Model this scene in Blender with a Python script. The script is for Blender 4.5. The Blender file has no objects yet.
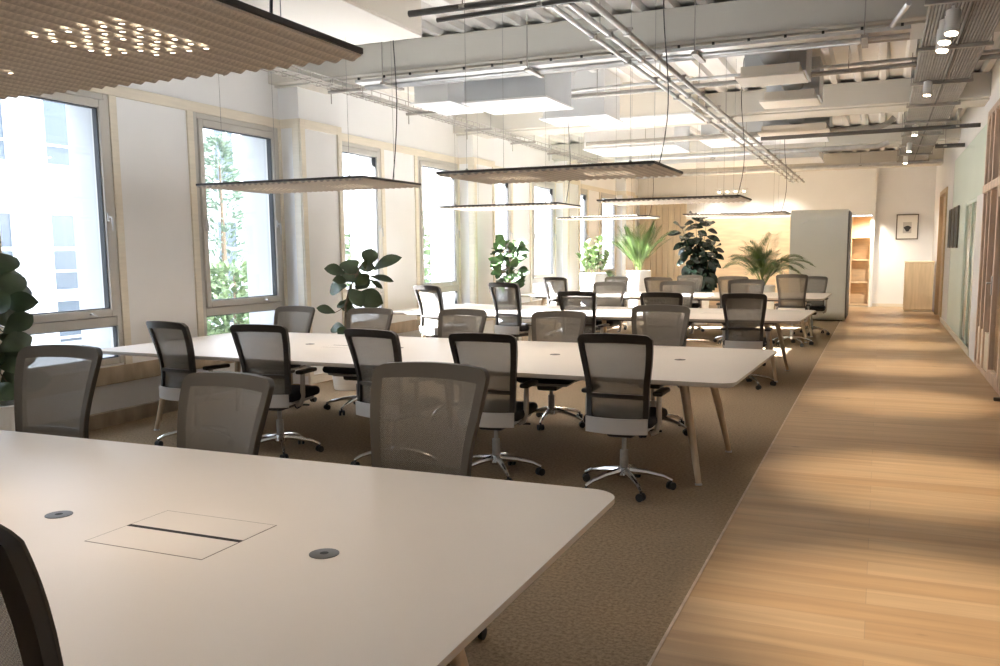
import bpy, bmesh, math, random
from mathutils import Vector, Matrix
R = math.radians
PI = math.pi
scene = bpy.context.scene
COL = scene.collection
rnd = random.Random(7)

# ------------------------------------------------------------------ materials
MATS = {}
def mat(name, col, rough=.6, metal=0, noise=None, bump=None, spec=None, emit=None, sheen=None, trans=None, sss=None):
    if name in MATS: return MATS[name]
    m = bpy.data.materials.new(name); m.use_nodes = True
    nt = m.node_tree; b = nt.nodes['Principled BSDF']; L = nt.links
    b.inputs['Base Color'].default_value = (*col, 1)
    b.inputs['Roughness'].default_value = rough
    b.inputs['Metallic'].default_value = metal
    if spec is not None: b.inputs['Specular IOR Level'].default_value = spec
    if emit:
        b.inputs['Emission Color'].default_value = (*emit[0], 1); b.inputs['Emission Strength'].default_value = emit[1]
    tc = nt.nodes.new('ShaderNodeTexCoord')
    if noise:  # (scale, amount, (sx,sy,sz))
        n = nt.nodes.new('ShaderNodeTexNoise'); n.inputs['Scale'].default_value = noise[0]; n.inputs['Detail'].default_value = 5
        mp = nt.nodes.new('ShaderNodeMapping'); mp.inputs['Scale'].default_value = noise[2] if len(noise) > 2 else (1, 1, 1)
        L.new(tc.outputs['Object'], mp.inputs[0]); L.new(mp.outputs[0], n.inputs['Vector'])
        r = nt.nodes.new('ShaderNodeMapRange'); r.inputs[1].default_value = .3; r.inputs[2].default_value = .7
        r.inputs[3].default_value = 1 - noise[1]; r.inputs[4].default_value = 1 + noise[1]
        L.new(n.outputs['Fac'], r.inputs[0])
        mx = nt.nodes.new('ShaderNodeVectorMath'); mx.operation = 'SCALE'; mx.inputs[0].default_value = col
        L.new(r.outputs[0], mx.inputs['Scale']); L.new(mx.outputs[0], b.inputs['Base Color'])
    if bump:
        n2 = nt.nodes.new('ShaderNodeTexNoise'); n2.inputs['Scale'].default_value = bump[0]; n2.inputs['Detail'].default_value = 3
        bp = nt.nodes.new('ShaderNodeBump'); bp.inputs['Strength'].default_value = bump[1]; bp.inputs['Distance'].default_value = .01
        L.new(tc.outputs['Object'], n2.inputs['Vector']); L.new(n2.outputs['Fac'], bp.inputs['Height']); L.new(bp.outputs[0], b.inputs['Normal'])
    MATS[name] = m
    return m

def mesh_fabric(name, col, alpha):
    """open weave: a share of the light passes straight through, the threads show as a fine grid"""
    m = bpy.data.materials.new(name); m.use_nodes = True; nt = m.node_tree; L = nt.links
    b = nt.nodes['Principled BSDF']; out = nt.nodes['Material Output']
    b.inputs['Base Color'].default_value = (*col, 1); b.inputs['Roughness'].default_value = .55
    tr = nt.nodes.new('ShaderNodeBsdfTransparent'); mx = nt.nodes.new('ShaderNodeMixShader')
    tc = nt.nodes.new('ShaderNodeTexCoord'); mp = nt.nodes.new('ShaderNodeMapping'); mp.inputs['Scale'].default_value = (260, 1, 260)
    sx = nt.nodes.new('ShaderNodeSeparateXYZ'); L.new(tc.outputs['Object'], mp.inputs[0]); L.new(mp.outputs[0], sx.inputs[0])
    ws = []
    for ax in ('X', 'Z'):
        s = nt.nodes.new('ShaderNodeMath'); s.operation = 'SINE'; mu = nt.nodes.new('ShaderNodeMath'); mu.operation = 'MULTIPLY'; mu.inputs[1].default_value = PI
        L.new(sx.outputs[ax], mu.inputs[0]); L.new(mu.outputs[0], s.inputs[0]); ws.append(s)
    mm = nt.nodes.new('ShaderNodeMath'); mm.operation = 'MULTIPLY'; L.new(ws[0].outputs[0], mm.inputs[0]); L.new(ws[1].outputs[0], mm.inputs[1])
    rg = nt.nodes.new('ShaderNodeMapRange'); rg.inputs[1].default_value = -1; rg.inputs[2].default_value = 1
    rg.inputs[3].default_value = max(0, alpha - .12); rg.inputs[4].default_value = alpha + .12
    L.new(mm.outputs[0], rg.inputs[0]); L.new(rg.outputs[0], mx.inputs[0])
    L.new(b.outputs[0], mx.inputs[1]); L.new(tr.outputs[0], mx.inputs[2]); L.new(mx.outputs[0], out.inputs[0])
    MATS[name] = m
    return m

def glass_mat(name, tint=(1, 1, 1), refl=.06):
    m = bpy.data.materials.new(name); m.use_nodes = True; nt = m.node_tree; L = nt.links
    nt.nodes.remove(nt.nodes['Principled BSDF']); out = nt.nodes['Material Output']
    tr = nt.nodes.new('ShaderNodeBsdfTransparent'); tr.inputs[0].default_value = (*tint, 1)
    gl = nt.nodes.new('ShaderNodeBsdfGlossy'); gl.inputs['Roughness'].default_value = .02
    lw = nt.nodes.new('ShaderNodeLayerWeight'); lw.inputs[0].default_value = .5
    pw = nt.nodes.new('ShaderNodeMath'); pw.operation = 'POWER'; pw.inputs[1].default_value = 5; L.new(lw.outputs['Facing'], pw.inputs[0])
    ad = nt.nodes.new('ShaderNodeMath'); ad.operation = 'MULTIPLY_ADD'; ad.inputs[1].default_value = .6; ad.inputs[2].default_value = .035; L.new(pw.outputs[0], ad.inputs[0])
    mx = nt.nodes.new('ShaderNodeMixShader'); L.new(ad.outputs[0], mx.inputs[0]); L.new(tr.outputs[0], mx.inputs[1]); L.new(gl.outputs[0], mx.inputs[2])
    L.new(mx.outputs[0], out.inputs[0]); MATS[name] = m
    return m

def plank_mat():
    m = bpy.data.materials.new('oak_planks'); m.use_nodes = True; nt = m.node_tree; L = nt.links
    b = nt.nodes['Principled BSDF']; tc = nt.nodes.new('ShaderNodeTexCoord')
    br = nt.nodes.new('ShaderNodeTexBrick'); br.inputs['Scale'].default_value = 1; br.offset = .37; br.offset_frequency = 2
    br.inputs['Brick Width'].default_value = 2.7; br.inputs['Row Height'].default_value = .19
    br.inputs['Mortar Size'].default_value = .0016; br.inputs['Mortar Smooth'].default_value = .2
    br.inputs['Color1'].default_value = (.47, .30, .158, 1); br.inputs['Color2'].default_value = (.55, .385, .225, 1); br.inputs['Mortar'].default_value = (.39, .27, .16, 1)
    L.new(tc.outputs['Object'], br.inputs['Vector'])
    mp = nt.nodes.new('ShaderNodeMapping'); mp.inputs['Scale'].default_value = (.55, 9, 1); L.new(tc.outputs['Object'], mp.inputs[0])
    n = nt.nodes.new('ShaderNodeTexNoise'); n.inputs['Scale'].default_value = 1.6; n.inputs['Detail'].default_value = 8; n.inputs['Distortion'].default_value = .6
    L.new(mp.outputs[0], n.inputs['Vector'])
    r = nt.nodes.new('ShaderNodeMapRange'); r.inputs[1].default_value = .3; r.inputs[2].default_value = .72; r.inputs[3].default_value = .80; r.inputs[4].default_value = 1.12
    L.new(n.outputs['Fac'], r.inputs[0])
    # knots
    mp2 = nt.nodes.new('ShaderNodeMapping'); mp2.inputs['Scale'].default_value = (1.6, 4, 1); L.new(tc.outputs['Object'], mp2.inputs[0])
    v = nt.nodes.new('ShaderNodeTexVoronoi'); v.inputs['Scale'].default_value = 1.0; L.new(mp2.outputs[0], v.inputs['Vector'])
    r2 = nt.nodes.new('ShaderNodeMapRange'); r2.inputs[1].default_value = .02; r2.inputs[2].default_value = .07; r2.inputs[3].default_value = .45; r2.inputs[4].default_value = 1
    L.new(v.outputs['Distance'], r2.inputs[0])
    mu = nt.nodes.new('ShaderNodeMath'); mu.operation = 'MULTIPLY'; L.new(r.outputs[0], mu.inputs[0]); L.new(r2.outputs[0], mu.inputs[1])
    s = nt.nodes.new('ShaderNodeVectorMath'); s.operation = 'SCALE'; L.new(br.outputs['Color'], s.inputs[0]); L.new(mu.outputs[0], s.inputs['Scale'])
    L.new(s.outputs[0], b.inputs['Base Color']); b.inputs['Roughness'].default_value = .42; b.inputs['Specular IOR Level'].default_value = .35
    return m

def carpet_mat():
    m = bpy.data.materials.new('loop_carpet'); m.use_nodes = True; nt = m.node_tree; L = nt.links
    b = nt.nodes['Principled BSDF']; tc = nt.nodes.new('ShaderNodeTexCoord')
    n = nt.nodes.new('ShaderNodeTexNoise'); n.inputs['Scale'].default_value = 55; n.inputs['Detail'].default_value = 6; n.inputs['Roughness'].default_value = .7
    L.new(tc.outputs['Object'], n.inputs['Vector'])
    cr = nt.nodes.new('ShaderNodeValToRGB'); cr.color_ramp.elements[0].position = .33; cr.color_ramp.elements[1].position = .68
    cr.color_ramp.elements[0].color = (.20, .142, .085, 1); cr.color_ramp.elements[1].color = (.42, .31, .20, 1)
    L.new(n.outputs['Fac'], cr.inputs[0]); L.new(cr.outputs[0], b.inputs['Base Color']); b.inputs['Roughness'].default_value = .95
    b.inputs['Specular IOR Level'].default_value = .1
    bp = nt.nodes.new('ShaderNodeBump'); bp.inputs['Strength'].default_value = .5; bp.inputs['Distance'].default_value = .006
    L.new(n.outputs['Fac'], bp.inputs['Height']); L.new(bp.outputs[0], b.inputs['Normal'])
    return m

def wood_mat(name, c, amt=.16, sc=(1, 1, 12)):
    return mat(name, c, .5, noise=(3.0, amt, sc))

def leaf_mat(name, c, rough=.38):
    m = mat(name, c, rough, noise=(9, .3))
    b = m.node_tree.nodes['Principled BSDF']
    b.inputs['Transmission Weight'].default_value = 0
    return m

M = dict(
    wall=mat('white_paint', (.80, .80, .80), .7, noise=(1.5, .02)),
    wallwarm=mat('warm_white_paint', (.80, .80, .79), .7, noise=(1.5, .02)),
    green=mat('pale_mint_paint', (.64, .73, .66), .5, noise=(1, .02)),
    pine=wood_mat('pale_pine', (.72, .66, .55), .05),
    sill=wood_mat('pine_band', (.38, .30, .21), .2, (1, 3, 1)),
    timber=wood_mat('oak_joinery', (.60, .46, .35), .2, (4, 4, 1)),
    cab=wood_mat('oak_veneer', (.53, .40, .25), .12, (6, 6, .6)),
    shelfwood=wood_mat('plywood', (.74, .58, .39), .12, (1, 1, 5)),
    frame=mat('grey_beige_window_paint', (.50, .48, .44), .45),
    gasket=mat('black_gasket', (.02, .02, .02), .6),
    glass=glass_mat('window_glass'),
    greenglass=mat('green_tinted_panel', (.27, .33, .28), .12, noise=(2, .08)),
    planks=plank_mat(), carpet=carpet_mat(),
    top=mat('white_laminate', (.75, .70, .645), .40, spec=.32, noise=(2, .015)),
    topedge=mat('table_edge_band', (.52, .46, .39), .5),
    leg=wood_mat('oak_leg', (.56, .43, .28), .14, (9, 9, 1.2)),
    line=mat('hatch_gap', (.16, .14, .12), .8),
    slot=mat('black_brush_slot', (.012, .012, .012), .8),
    grommet=mat('grommet_grey', (.10, .095, .09), .4, .6),
    dark=mat('black_brown_plastic', (.026, .022, .019), .45, noise=(20, .1)),
    fabric=mat('taupe_knit', (.080, .068, .053), .8, bump=(400, .25)),
    seat=mat('black_seat_fabric', (.018, .018, .022), .85, bump=(300, .3)),
    apron=mat('light_grey_shell', (.52, .50, .47), .5),
    armpost=mat('grey_arm_post', (.42, .38, .33), .35, .3),
    chrome=mat('polished_aluminium', (.72, .71, .70), .13, 1),
    rubber=mat('caster_black', (.015, .015, .015), .5),
    beam=mat('beam_paint', (.55, .53, .48), .8, noise=(.8, .04)),
    deck=mat('white_steel_deck', (.76, .74, .70), .55, noise=(.6, .05)),
    galv=mat('galvanised_steel', (.55, .55, .55), .38, .75, noise=(7, .12)),
    galvdark=mat('dull_steel', (.36, .34, .31), .5, .35, noise=(9, .12)),
    traygrey=mat('cable_grey', (.23, .22, .20), .6, noise=(9, .12)),
    pipe=mat('dark_pipe', (.10, .095, .09), .45, .4),
    unit=mat('white_enamel', (.80, .80, .80), .5),
    unitwarmlit=mat('warm_lit_panel', (.72, .66, .58), .6),  # white enamel with warm lamp light painted into the colour
    unitgrey=mat('grey_duct_sheet', (.50, .52, .54), .5, 0, noise=(3, .06)),
    unitbeige=mat('beige_duct_board', (.66, .60, .51), .7),
    lampdark=mat('dark_lamp_edge', (.035, .028, .024), .5),
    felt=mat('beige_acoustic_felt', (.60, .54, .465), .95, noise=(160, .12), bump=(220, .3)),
    wire=mat('steel_wire', (.25, .25, .25), .4, .8),
    cable=mat('black_cable', (.02, .02, .02), .5),
    led=mat('led_lens', (1, .9, .7), .4, emit=((1, .88, .72), 9)),
    uplight=mat('uplight_diffuser', (1, .95, .88), .4, emit=((.94, .97, 1), 32)),
    spotlens=mat('spot_lens', (1, .9, .7), .4, emit=((1, .82, .58), 40)),
    spotbody=mat('white_spot_body', (.72, .70, .67), .4),
    planter=mat('white_planter', (.80, .80, .79), .35),
    soil=mat('dark_soil', (.035, .025, .018), .95, bump=(60, .8)),
    bark=mat('brown_stem', (.13, .09, .055), .8, noise=(30, .25)),
    greenstem=mat('green_stem', (.16, .22, .06), .6),
    fiddle=leaf_mat('fiddle_leaf', (.040, .066, .024)),
    bright=leaf_mat('bright_green_leaf', (.055, .105, .034), .6),
    ficus=leaf_mat('grey_green_leaf', (.16, .22, .10), .35),
    palm=leaf_mat('fresh_palm_leaf', (.10, .165, .045), .5),
    areca=leaf_mat('areca_leaf', (.06, .11, .025), .5),
    rubberleaf=leaf_mat('rubber_leaf', (.012, .024, .015), .22),
    pod=mat('booth_shell', (.76, .77, .74), .45, noise=(1, .02)),
    poddark=mat('booth_edge', (.12, .12, .12), .5),
    paper=mat('white_mount', (.80, .78, .73), .6),
    ink=mat('black_ink', (.02, .02, .02), .6),
    goldframe=mat('dark_picture_frame', (.10, .085, .06), .4),
    curtain=mat('beige_slat_panel', (.62, .53, .40), .8, noise=(3, .08, (9, 1, .3))),
    facade=mat('white_render', (.80, .80, .79), .85, noise=(.7, .04)),
    paneblue=mat('reflecting_pane', (.07, .085, .10), .3, spec=.25),
    whiteframe=mat('white_frame', (.7, .7, .7), .5),
    sofit=mat('grey_reveal', (.40, .40, .395), .8),
    ground=mat('grey_paving', (.42, .42, .40), .9, noise=(2, .1)),
    conifer=leaf_mat('conifer_green', (.13, .175, .12), .7),
    hedge=leaf_mat('hedge_green', (.15, .205, .10), .7),
)
def stripe_felt(m):   # perforation rows, with ridge shading painted in as darker stripes
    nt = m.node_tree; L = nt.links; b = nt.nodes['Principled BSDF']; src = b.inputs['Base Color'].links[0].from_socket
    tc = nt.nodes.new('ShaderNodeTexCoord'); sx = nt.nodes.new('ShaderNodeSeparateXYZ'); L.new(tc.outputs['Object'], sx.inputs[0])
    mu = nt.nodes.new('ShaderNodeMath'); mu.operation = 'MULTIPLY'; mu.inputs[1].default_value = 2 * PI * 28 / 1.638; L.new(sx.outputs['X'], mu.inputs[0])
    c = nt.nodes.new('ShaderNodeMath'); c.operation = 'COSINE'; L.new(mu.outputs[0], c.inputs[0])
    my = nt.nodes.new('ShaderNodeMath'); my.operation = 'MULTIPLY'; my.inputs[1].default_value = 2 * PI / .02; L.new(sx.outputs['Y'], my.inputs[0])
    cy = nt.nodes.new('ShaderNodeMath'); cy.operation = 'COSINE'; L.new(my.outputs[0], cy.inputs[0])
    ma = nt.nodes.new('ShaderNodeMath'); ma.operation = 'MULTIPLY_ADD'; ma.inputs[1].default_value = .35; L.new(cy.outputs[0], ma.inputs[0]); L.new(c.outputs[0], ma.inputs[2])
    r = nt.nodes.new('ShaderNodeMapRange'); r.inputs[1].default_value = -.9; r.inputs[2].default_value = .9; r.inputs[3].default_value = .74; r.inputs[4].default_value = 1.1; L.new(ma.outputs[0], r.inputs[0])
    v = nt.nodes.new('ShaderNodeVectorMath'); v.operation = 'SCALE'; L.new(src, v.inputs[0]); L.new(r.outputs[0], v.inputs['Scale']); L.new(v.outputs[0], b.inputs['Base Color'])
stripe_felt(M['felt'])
M['mesh'] = mesh_fabric('taupe_open_mesh', (.195, .172, .138), .41)

# ------------------------------------------------------------------ mesh helpers
def nb(): return bmesh.new()
def box(bm, x0, x1, y0, y1, z0, z1, bev=0, seg=2, mi=0):
    vs = [bm.verts.new((x, y, z)) for z in (z0, z1) for y in (y0, y1) for x in (x0, x1)]
    fs = [bm.faces.new([vs[i] for i in q]) for q in ((0, 2, 3, 1), (4, 5, 7, 6), (0, 1, 5, 4), (2, 6, 7, 3), (0, 4, 6, 2), (1, 3, 7, 5))]
    for f in fs: f.material_index = mi
    if bev:
        es = list({e for f in fs for e in f.edges})
        r = bmesh.ops.bevel(bm, geom=es, offset=bev, segments=seg, affect='EDGES', profile=.5)
        for f in r['faces']: f.material_index = mi
    return bm
def frame_of(d):
    d = d.normalized(); a = Vector((0, 0, 1)) if abs(d.z) < .9 else Vector((1, 0, 0))
    u = d.cross(a).normalized(); return u, d.cross(u).normalized()
def tube(bm, pts, r, n=8, caps=True, mi=0):
    pts = [Vector(p) for p in pts]; rs = r if isinstance(r, (list, tuple)) else [r] * len(pts)
    rings = []; u = None
    for i, p in enumerate(pts):
        d = (pts[min(i + 1, len(pts) - 1)] - pts[max(i - 1, 0)])
        if u is None: u, v = frame_of(d)
        else:
            d = d.normalized(); u = (u - d * u.dot(d)).normalized(); v = d.cross(u)
        rings.append([bm.verts.new(p + (u * math.cos(2 * PI * k / n) + v * math.sin(2 * PI * k / n)) * rs[i]) for k in range(n)])
    for a, b in zip(rings, rings[1:]):
        for k in range(n):
            f = bm.faces.new((a[k], a[(k + 1) % n], b[(k + 1) % n], b[k])); f.material_index = mi
    if caps:
        f = bm.faces.new(rings[0][::-1]); f.material_index = mi; f = bm.faces.new(rings[-1]); f.material_index = mi
    return bm
def lathe(bm, prof, n=24, c=(0, 0, 0), mi=0):
    rings = [[bm.verts.new((c[0] + r * math.cos(2 * PI * k / n), c[1] + r * math.sin(2 * PI * k / n), c[2] + z)) for k in range(n)] for r, z in prof]
    for a, b in zip(rings, rings[1:]):
        for k in range(n): bm.faces.new((a[k], a[(k + 1) % n], b[(k + 1) % n], b[k])).material_index = mi
    bm.faces.new(rings[0][::-1]).material_index = mi; bm.faces.new(rings[-1]).material_index = mi
    return bm
def disc(bm, c, r, n=20, up=1, mi=0):
    vs = [bm.verts.new((c[0] + r * math.cos(2 * PI * k / n), c[1] + r * math.sin(2 * PI * k / n), c[2])) for k in range(n)]
    f = bm.faces.new(vs if up > 0 else vs[::-1]); f.material_index = mi
def prism(bm, poly, z0, z1, mi=0, side=None):
    """poly: ccw (x, y) list"""
    a = [bm.verts.new((x, y, z0)) for x, y in poly]; b = [bm.verts.new((x, y, z1)) for x, y in poly]
    bm.faces.new(a[::-1]).material_index = mi; bm.faces.new(b).material_index = mi
    n = len(poly)
    for i in range(n): bm.faces.new((a[i], a[(i + 1) % n], b[(i + 1) % n], b[i])).material_index = mi if side is None else side
def rrect(x0, x1, y0, y1, r, n=8):
    p = []
    for cx, cy, a in ((x1 - r, y1 - r, 0), (x0 + r, y1 - r, 90), (x0 + r, y0 + r, 180), (x1 - r, y0 + r, 270)):
        for k in range(n + 1):
            t = R(a + 90 * k / n); p.append((cx + r * math.cos(t), cy + r * math.sin(t)))
    return p
def shell(bm, P, us, ts, o0, o1, mask, mi=lambda u, t: 0):
    """solid between offsets o0 (front) and o1 (back) of surface P(u, t) -> (x, y, z), offset along y"""
    V = {}
    def vert(i, j, k):
        if (i, j, k) not in V:
            x, y, z = P(us[i], ts[j]); V[i, j, k] = bm.verts.new((x, y + (o0, o1)[k], z))
        return V[i, j, k]
    on = lambda i, j: 0 <= i < len(us) - 1 and 0 <= j < len(ts) - 1 and mask((us[i] + us[i + 1]) / 2, (ts[j] + ts[j + 1]) / 2)
    for i in range(len(us) - 1):
        for j in range(len(ts) - 1):
            if not on(i, j): continue
            m = mi((us[i] + us[i + 1]) / 2, (ts[j] + ts[j + 1]) / 2)
            def q(*ids): bm.faces.new([vert(*a) for a in ids]).material_index = m
            q((i, j, 0), (i, j + 1, 0), (i + 1, j + 1, 0), (i + 1, j, 0))
            q((i, j, 1), (i + 1, j, 1), (i + 1, j + 1, 1), (i, j + 1, 1))
            if not on(i - 1, j): q((i, j, 0), (i, j, 1), (i, j + 1, 1), (i, j + 1, 0))
            if not on(i + 1, j): q((i + 1, j, 0), (i + 1, j + 1, 0), (i + 1, j + 1, 1), (i + 1, j, 1))
            if not on(i, j - 1): q((i, j, 0), (i + 1, j, 0), (i + 1, j, 1), (i, j, 1))
            if not on(i, j + 1): q((i, j + 1, 0), (i, j + 1, 1), (i + 1, j + 1, 1), (i + 1, j + 1, 0))

def obj(name, bm, m, parent=None, smooth=True, loc=None, angle=38, kind=None, label=None):
    me = bpy.data.meshes.new(name)
    bmesh.ops.recalc_face_normals(bm, faces=bm.faces) if len(bm.faces) < 60000 else None
    bm.to_mesh(me); bm.free()
    for x in (m if isinstance(m, (list, tuple)) else [m]): me.materials.append(M[x])
    if smooth:
        for p in me.polygons: p.use_smooth = True
        me.set_sharp_from_angle(angle=R(angle))
    o = bpy.data.objects.new(name, me); COL.objects.link(o)
    if parent: o.parent = parent
    if loc: o.location = loc
    if kind: o['kind'] = kind
    if label: o['label'] = label
    return o
def struct(name, bm, m, parent=None, smooth=False, label=None):
    o = obj(name, bm, m, parent, smooth)
    if not parent: o['kind'] = 'structure'
    if label: o['label'] = label
    return o
def tag(o, label, cat, group=None):
    o['label'] = label; o['category'] = cat
    if group: o['group'] = group
    return o
def thing(name, label, cat, loc=(0, 0, 0), rz=0, group=None):
    o = bpy.data.objects.new(name, None); COL.objects.link(o); o.empty_display_size = .1
    o.location = loc; o.rotation_euler = (0, 0, rz)
    return tag(o, label, cat, group)
def dup(root, loc, rz, label, group=None, dz=0, sc=1, upper=()):
    r = root.copy(); COL.objects.link(r); r.location = loc; r.rotation_euler = (0, 0, rz); r.scale = (sc, sc, 1)
    r['label'] = label
    if group: r['group'] = group
    for ch in list(root.children):
        c = ch.copy(); COL.objects.link(c); c.parent = r
        if ch.name.split('.')[0] in upper: c.location = (0, 0, dz)
        for g in ch.children:
            d = g.copy(); COL.objects.link(d); d.parent = c
    return r

# ------------------------------------------------------------------ room shell
XW, XR, YB, YF, ZC = -6.4, 1.2, -2.6, 24.9, 3.78
EDGE = -.73
b = nb(); box(b, XW - .5, EDGE, YB, 26, -.2, 0); struct('floor', b, 'carpet', label='brown loop carpet under the desks')
b = nb(); box(b, EDGE, 4.2, YB, 26, -.2, .001); struct('floor', b, 'planks', label='oak plank corridor floor'); bpy.data.objects['floor.001'].name = 'floor_planks'
b = nb(); box(b, EDGE - .006, EDGE + .006, YB, 24.9, 0, .004); struct('trim_1', b, 'timber', label='thin strip between carpet and planks')
# corrugated steel deck
b = nb(); xs = []; x = XW - .5
while x < 4.3:
    xs += [(x, ZC), (x + .17, ZC), (x + .20, ZC - .055), (x + .27, ZC - .055)]; x += .30
lo = [b.verts.new((px, YB, pz)) for px, pz in xs]; hi = [b.verts.new((px, 26, pz)) for px, pz in xs]
lo2 = [b.verts.new((px, YB, ZC + .1)) for px, pz in xs]; hi2 = [b.verts.new((px, 26, ZC + .1)) for px, pz in xs]
for i in range(len(xs) - 1):
    b.faces.new((lo[i], hi[i], hi[i + 1], lo[i + 1])); b.faces.new((lo2[i], lo2[i + 1], hi2[i + 1], hi2[i]))
struct('ceiling', b, 'deck')
for k, y in enumerate((3.7, 8.4, 13.1, 17.8, 22.5)):
    b = nb(); box(b, XW, XR, y, y + .86, 3.42, ZC - .05, .01, 1); box(b, XW, XR, y + .12, y + .74, 3.40, 3.42); struct('ceiling_beam', b, 'beam')

# windows along the left wall: pairs per 4.7 m bay, a pillar between the pairs
WIN = []
for j in range(-1, 4):
    o = 4.7 * j
    WIN += [(4.75 + o, 6.1 + o), (7.16 + o, 8.53 + o)]
ZS, ZH = .55, 2.95
b = nb(); box(b, XW - .5, XW, YB, 26, 0, ZS); box(b, XW - .5, XW, YB, 26, ZH, ZC + .1)
ys = [YB] + [v for w in WIN for v in w] + [26]
for i in range(0, len(ys), 2): box(b, XW - .5, XW, ys[i], ys[i + 1], ZS, ZH)
struct('wall_left', b, 'wall')
def window(n, y0, y1):
    root = bpy.data.objects.new('window_%d' % n, None); COL.objects.link(root); root.location = (XW, (y0 + y1) / 2, ZS); root['kind'] = 'structure'
    w = (y1 - y0) / 2; H = ZH - ZS; zt = .385
    def ring(bm, ya, yb, za, zb, t, x0, x1):
        box(bm, x0, x1, ya, ya + t, za, zb, .004, 1); box(bm, x0, x1, yb - t, yb, za, zb, .004, 1)
        box(bm, x0, x1, ya + t, yb - t, za, za + t, .004, 1); box(bm, x0, x1, ya + t, yb - t, zb - t, zb, .004, 1)
    bm = nb(); ring(bm, -w, w, 0, H, .055, -.09, .012); box(bm, -.09, .012, -w + .055, w - .055, zt - .04, zt + .045, .004, 1)
    obj('frame', bm, 'frame', root)
    bm = nb(); ring(bm, -w + .06, w - .06, zt + .05, H - .06, .065, -.075, .03); ring(bm, -w + .12, w - .12, zt + .11, H - .12, .012, -.06, .01)
    obj('sash', bm, 'frame', root)
    bm = nb(); ring(bm, -w + .128, w - .128, zt + .118, H - .128, .008, -.05, .012); ring(bm, -w + .055, w - .055, .055, zt - .04, .008, -.05, .0)
    obj('gasket', bm, 'gasket', root)
    bm = nb(); box(bm, -.045, -.039, -w + .125, w - .125, zt + .115, H - .125); obj('pane', bm, 'glass', root, False)
    bm = nb(); box(bm, -.045, -.039, -w + .05, w - .05, .05, zt - .035); obj('pane', bm, 'glass', root, False)
    bm = nb(); box(bm, .03, .045, w - .115, w - .085, 1.28, 1.36, .004, 1); tube(bm, [(.045, w - .1, 1.32), (.075, w - .1, 1.32), (.08, w - .1, 1.20)], .009)
    box(bm, .03, .05, -w + .08, -w + .12, 1.22, 1.34, .004, 1); tube(bm, [(.03, w * .45, zt + .085), (.06, w * .45, zt + .085), (.065, w * .52, zt + .06)], .008)
    obj('handle', bm, 'galv', root)
    bm = nb()   # pale timber casing
    box(bm, 0, .022, -w - .085, -w, -.02, H, .003, 1); box(bm, 0, .022, w, w + .085, -.02, H, .003, 1)
    obj('casing', bm, 'pine', root)
    bm = nb(); box(bm, -.499, -.10, w - .012, w - .001, .001, H - .001); box(bm, -.499, -.10, -w + .001, -w + .012, .001, H - .001); obj('reveal', bm, 'sofit', root, False)
    return root
for n, (y0, y1) in enumerate(WIN[2:] + WIN[:2]): window(n + 1, y0, y1)
PIL = [8.58 + 4.7 * j for j in range(-1, 4)]
for k, y in enumerate(PIL):
    b = nb(); box(b, XW, -6.13, y, y + .84, 0, ZC); p = struct('pillar', b, 'wall')
    b = nb(); box(b, -6.13, -6.108, y - .003, y + .085, .1, ZH + .1, .003, 1); box(b, -6.13, -6.108, y + .755, y + .843, .1, ZH + .1, .003, 1)
    box(b, -6.13, -6.109, y + .085, y + .755, ZH, ZH + .1); box(b, XW + .02, -6.13, y - .012, y, ZH, ZH + .1); box(b, -6.22, -6.13, y - .012, y, .1, ZH)
    box(b, -6.13, -6.109, y + .085, y + .755, .36, .54); box(b, -6.13, -6.100, y, y + .84, 0, .1)
    obj('timber_edging', b, 'pine', p)
segs = [(YB, PIL[0])] + [(PIL[i] + .84, PIL[i + 1]) for i in range(4)] + [(PIL[-1] + .84, 24.9)]
b = nb()
for a, c in segs: box(b, XW, XW + .024, a, c, ZH, ZH + .1, .003, 1)
struct('trim_2', b, 'pine', label='pale timber band above the windows')
b = nb()
for a, c in segs: box(b, XW, XW + .024, a, c, .37, .53, .003, 1)
struct('trim_3', b, 'sill', label='brown timber band below the windows')
b = nb()
for a, c in segs: box(b, XW, XW + .05, a, c, 0, .13, .004, 1)
struct('baseboard_left', b, 'sill')

# back wall behind the camera, far walls, side room on the right
b = nb(); box(b, XW - .5, 4.2, YB - .2, YB, 0, ZC + .1); struct('wall_back', b, 'wall')
b = nb(); box(b, XW, -.73, YF, YF + .2, 2.36, ZC); box(b, -.25, -.18, YF, 25.6, 0, ZC); box(b, -.73, -.25, YF, YF + .2, 2.36, ZC)
box(b, XW, -.73, YF, YF + .2, 0, 2.36); struct('wall_far', b, 'wallwarm')
b = nb(); box(b, -.18, XR + .2, 25.2, 25.6, 0, ZC); struct('wall_end', b, 'wall')
b = nb(); box(b, -5.0, -2.0, YF - .02, YF, .0, 2.36); struct('trim_4', b, 'shelfwood', label='warm plywood wall panel behind the plants')
b = nb(); box(b, -.16, 1.0, 25.18, 25.2, 0, .08); box(b, -2, -.74, YF - .02, YF, 0, .08); struct('baseboard_far', b, 'pine')
b = nb()
for i in range(8): box(b, -6.3 + i * .165, -6.3 + i * .165 + .155, 24.80, 24.86, 0, 3.0, .01, 1)
struct('trim_5', b, 'curtain', label='beige vertical slat panelling in the far left corner')
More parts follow.
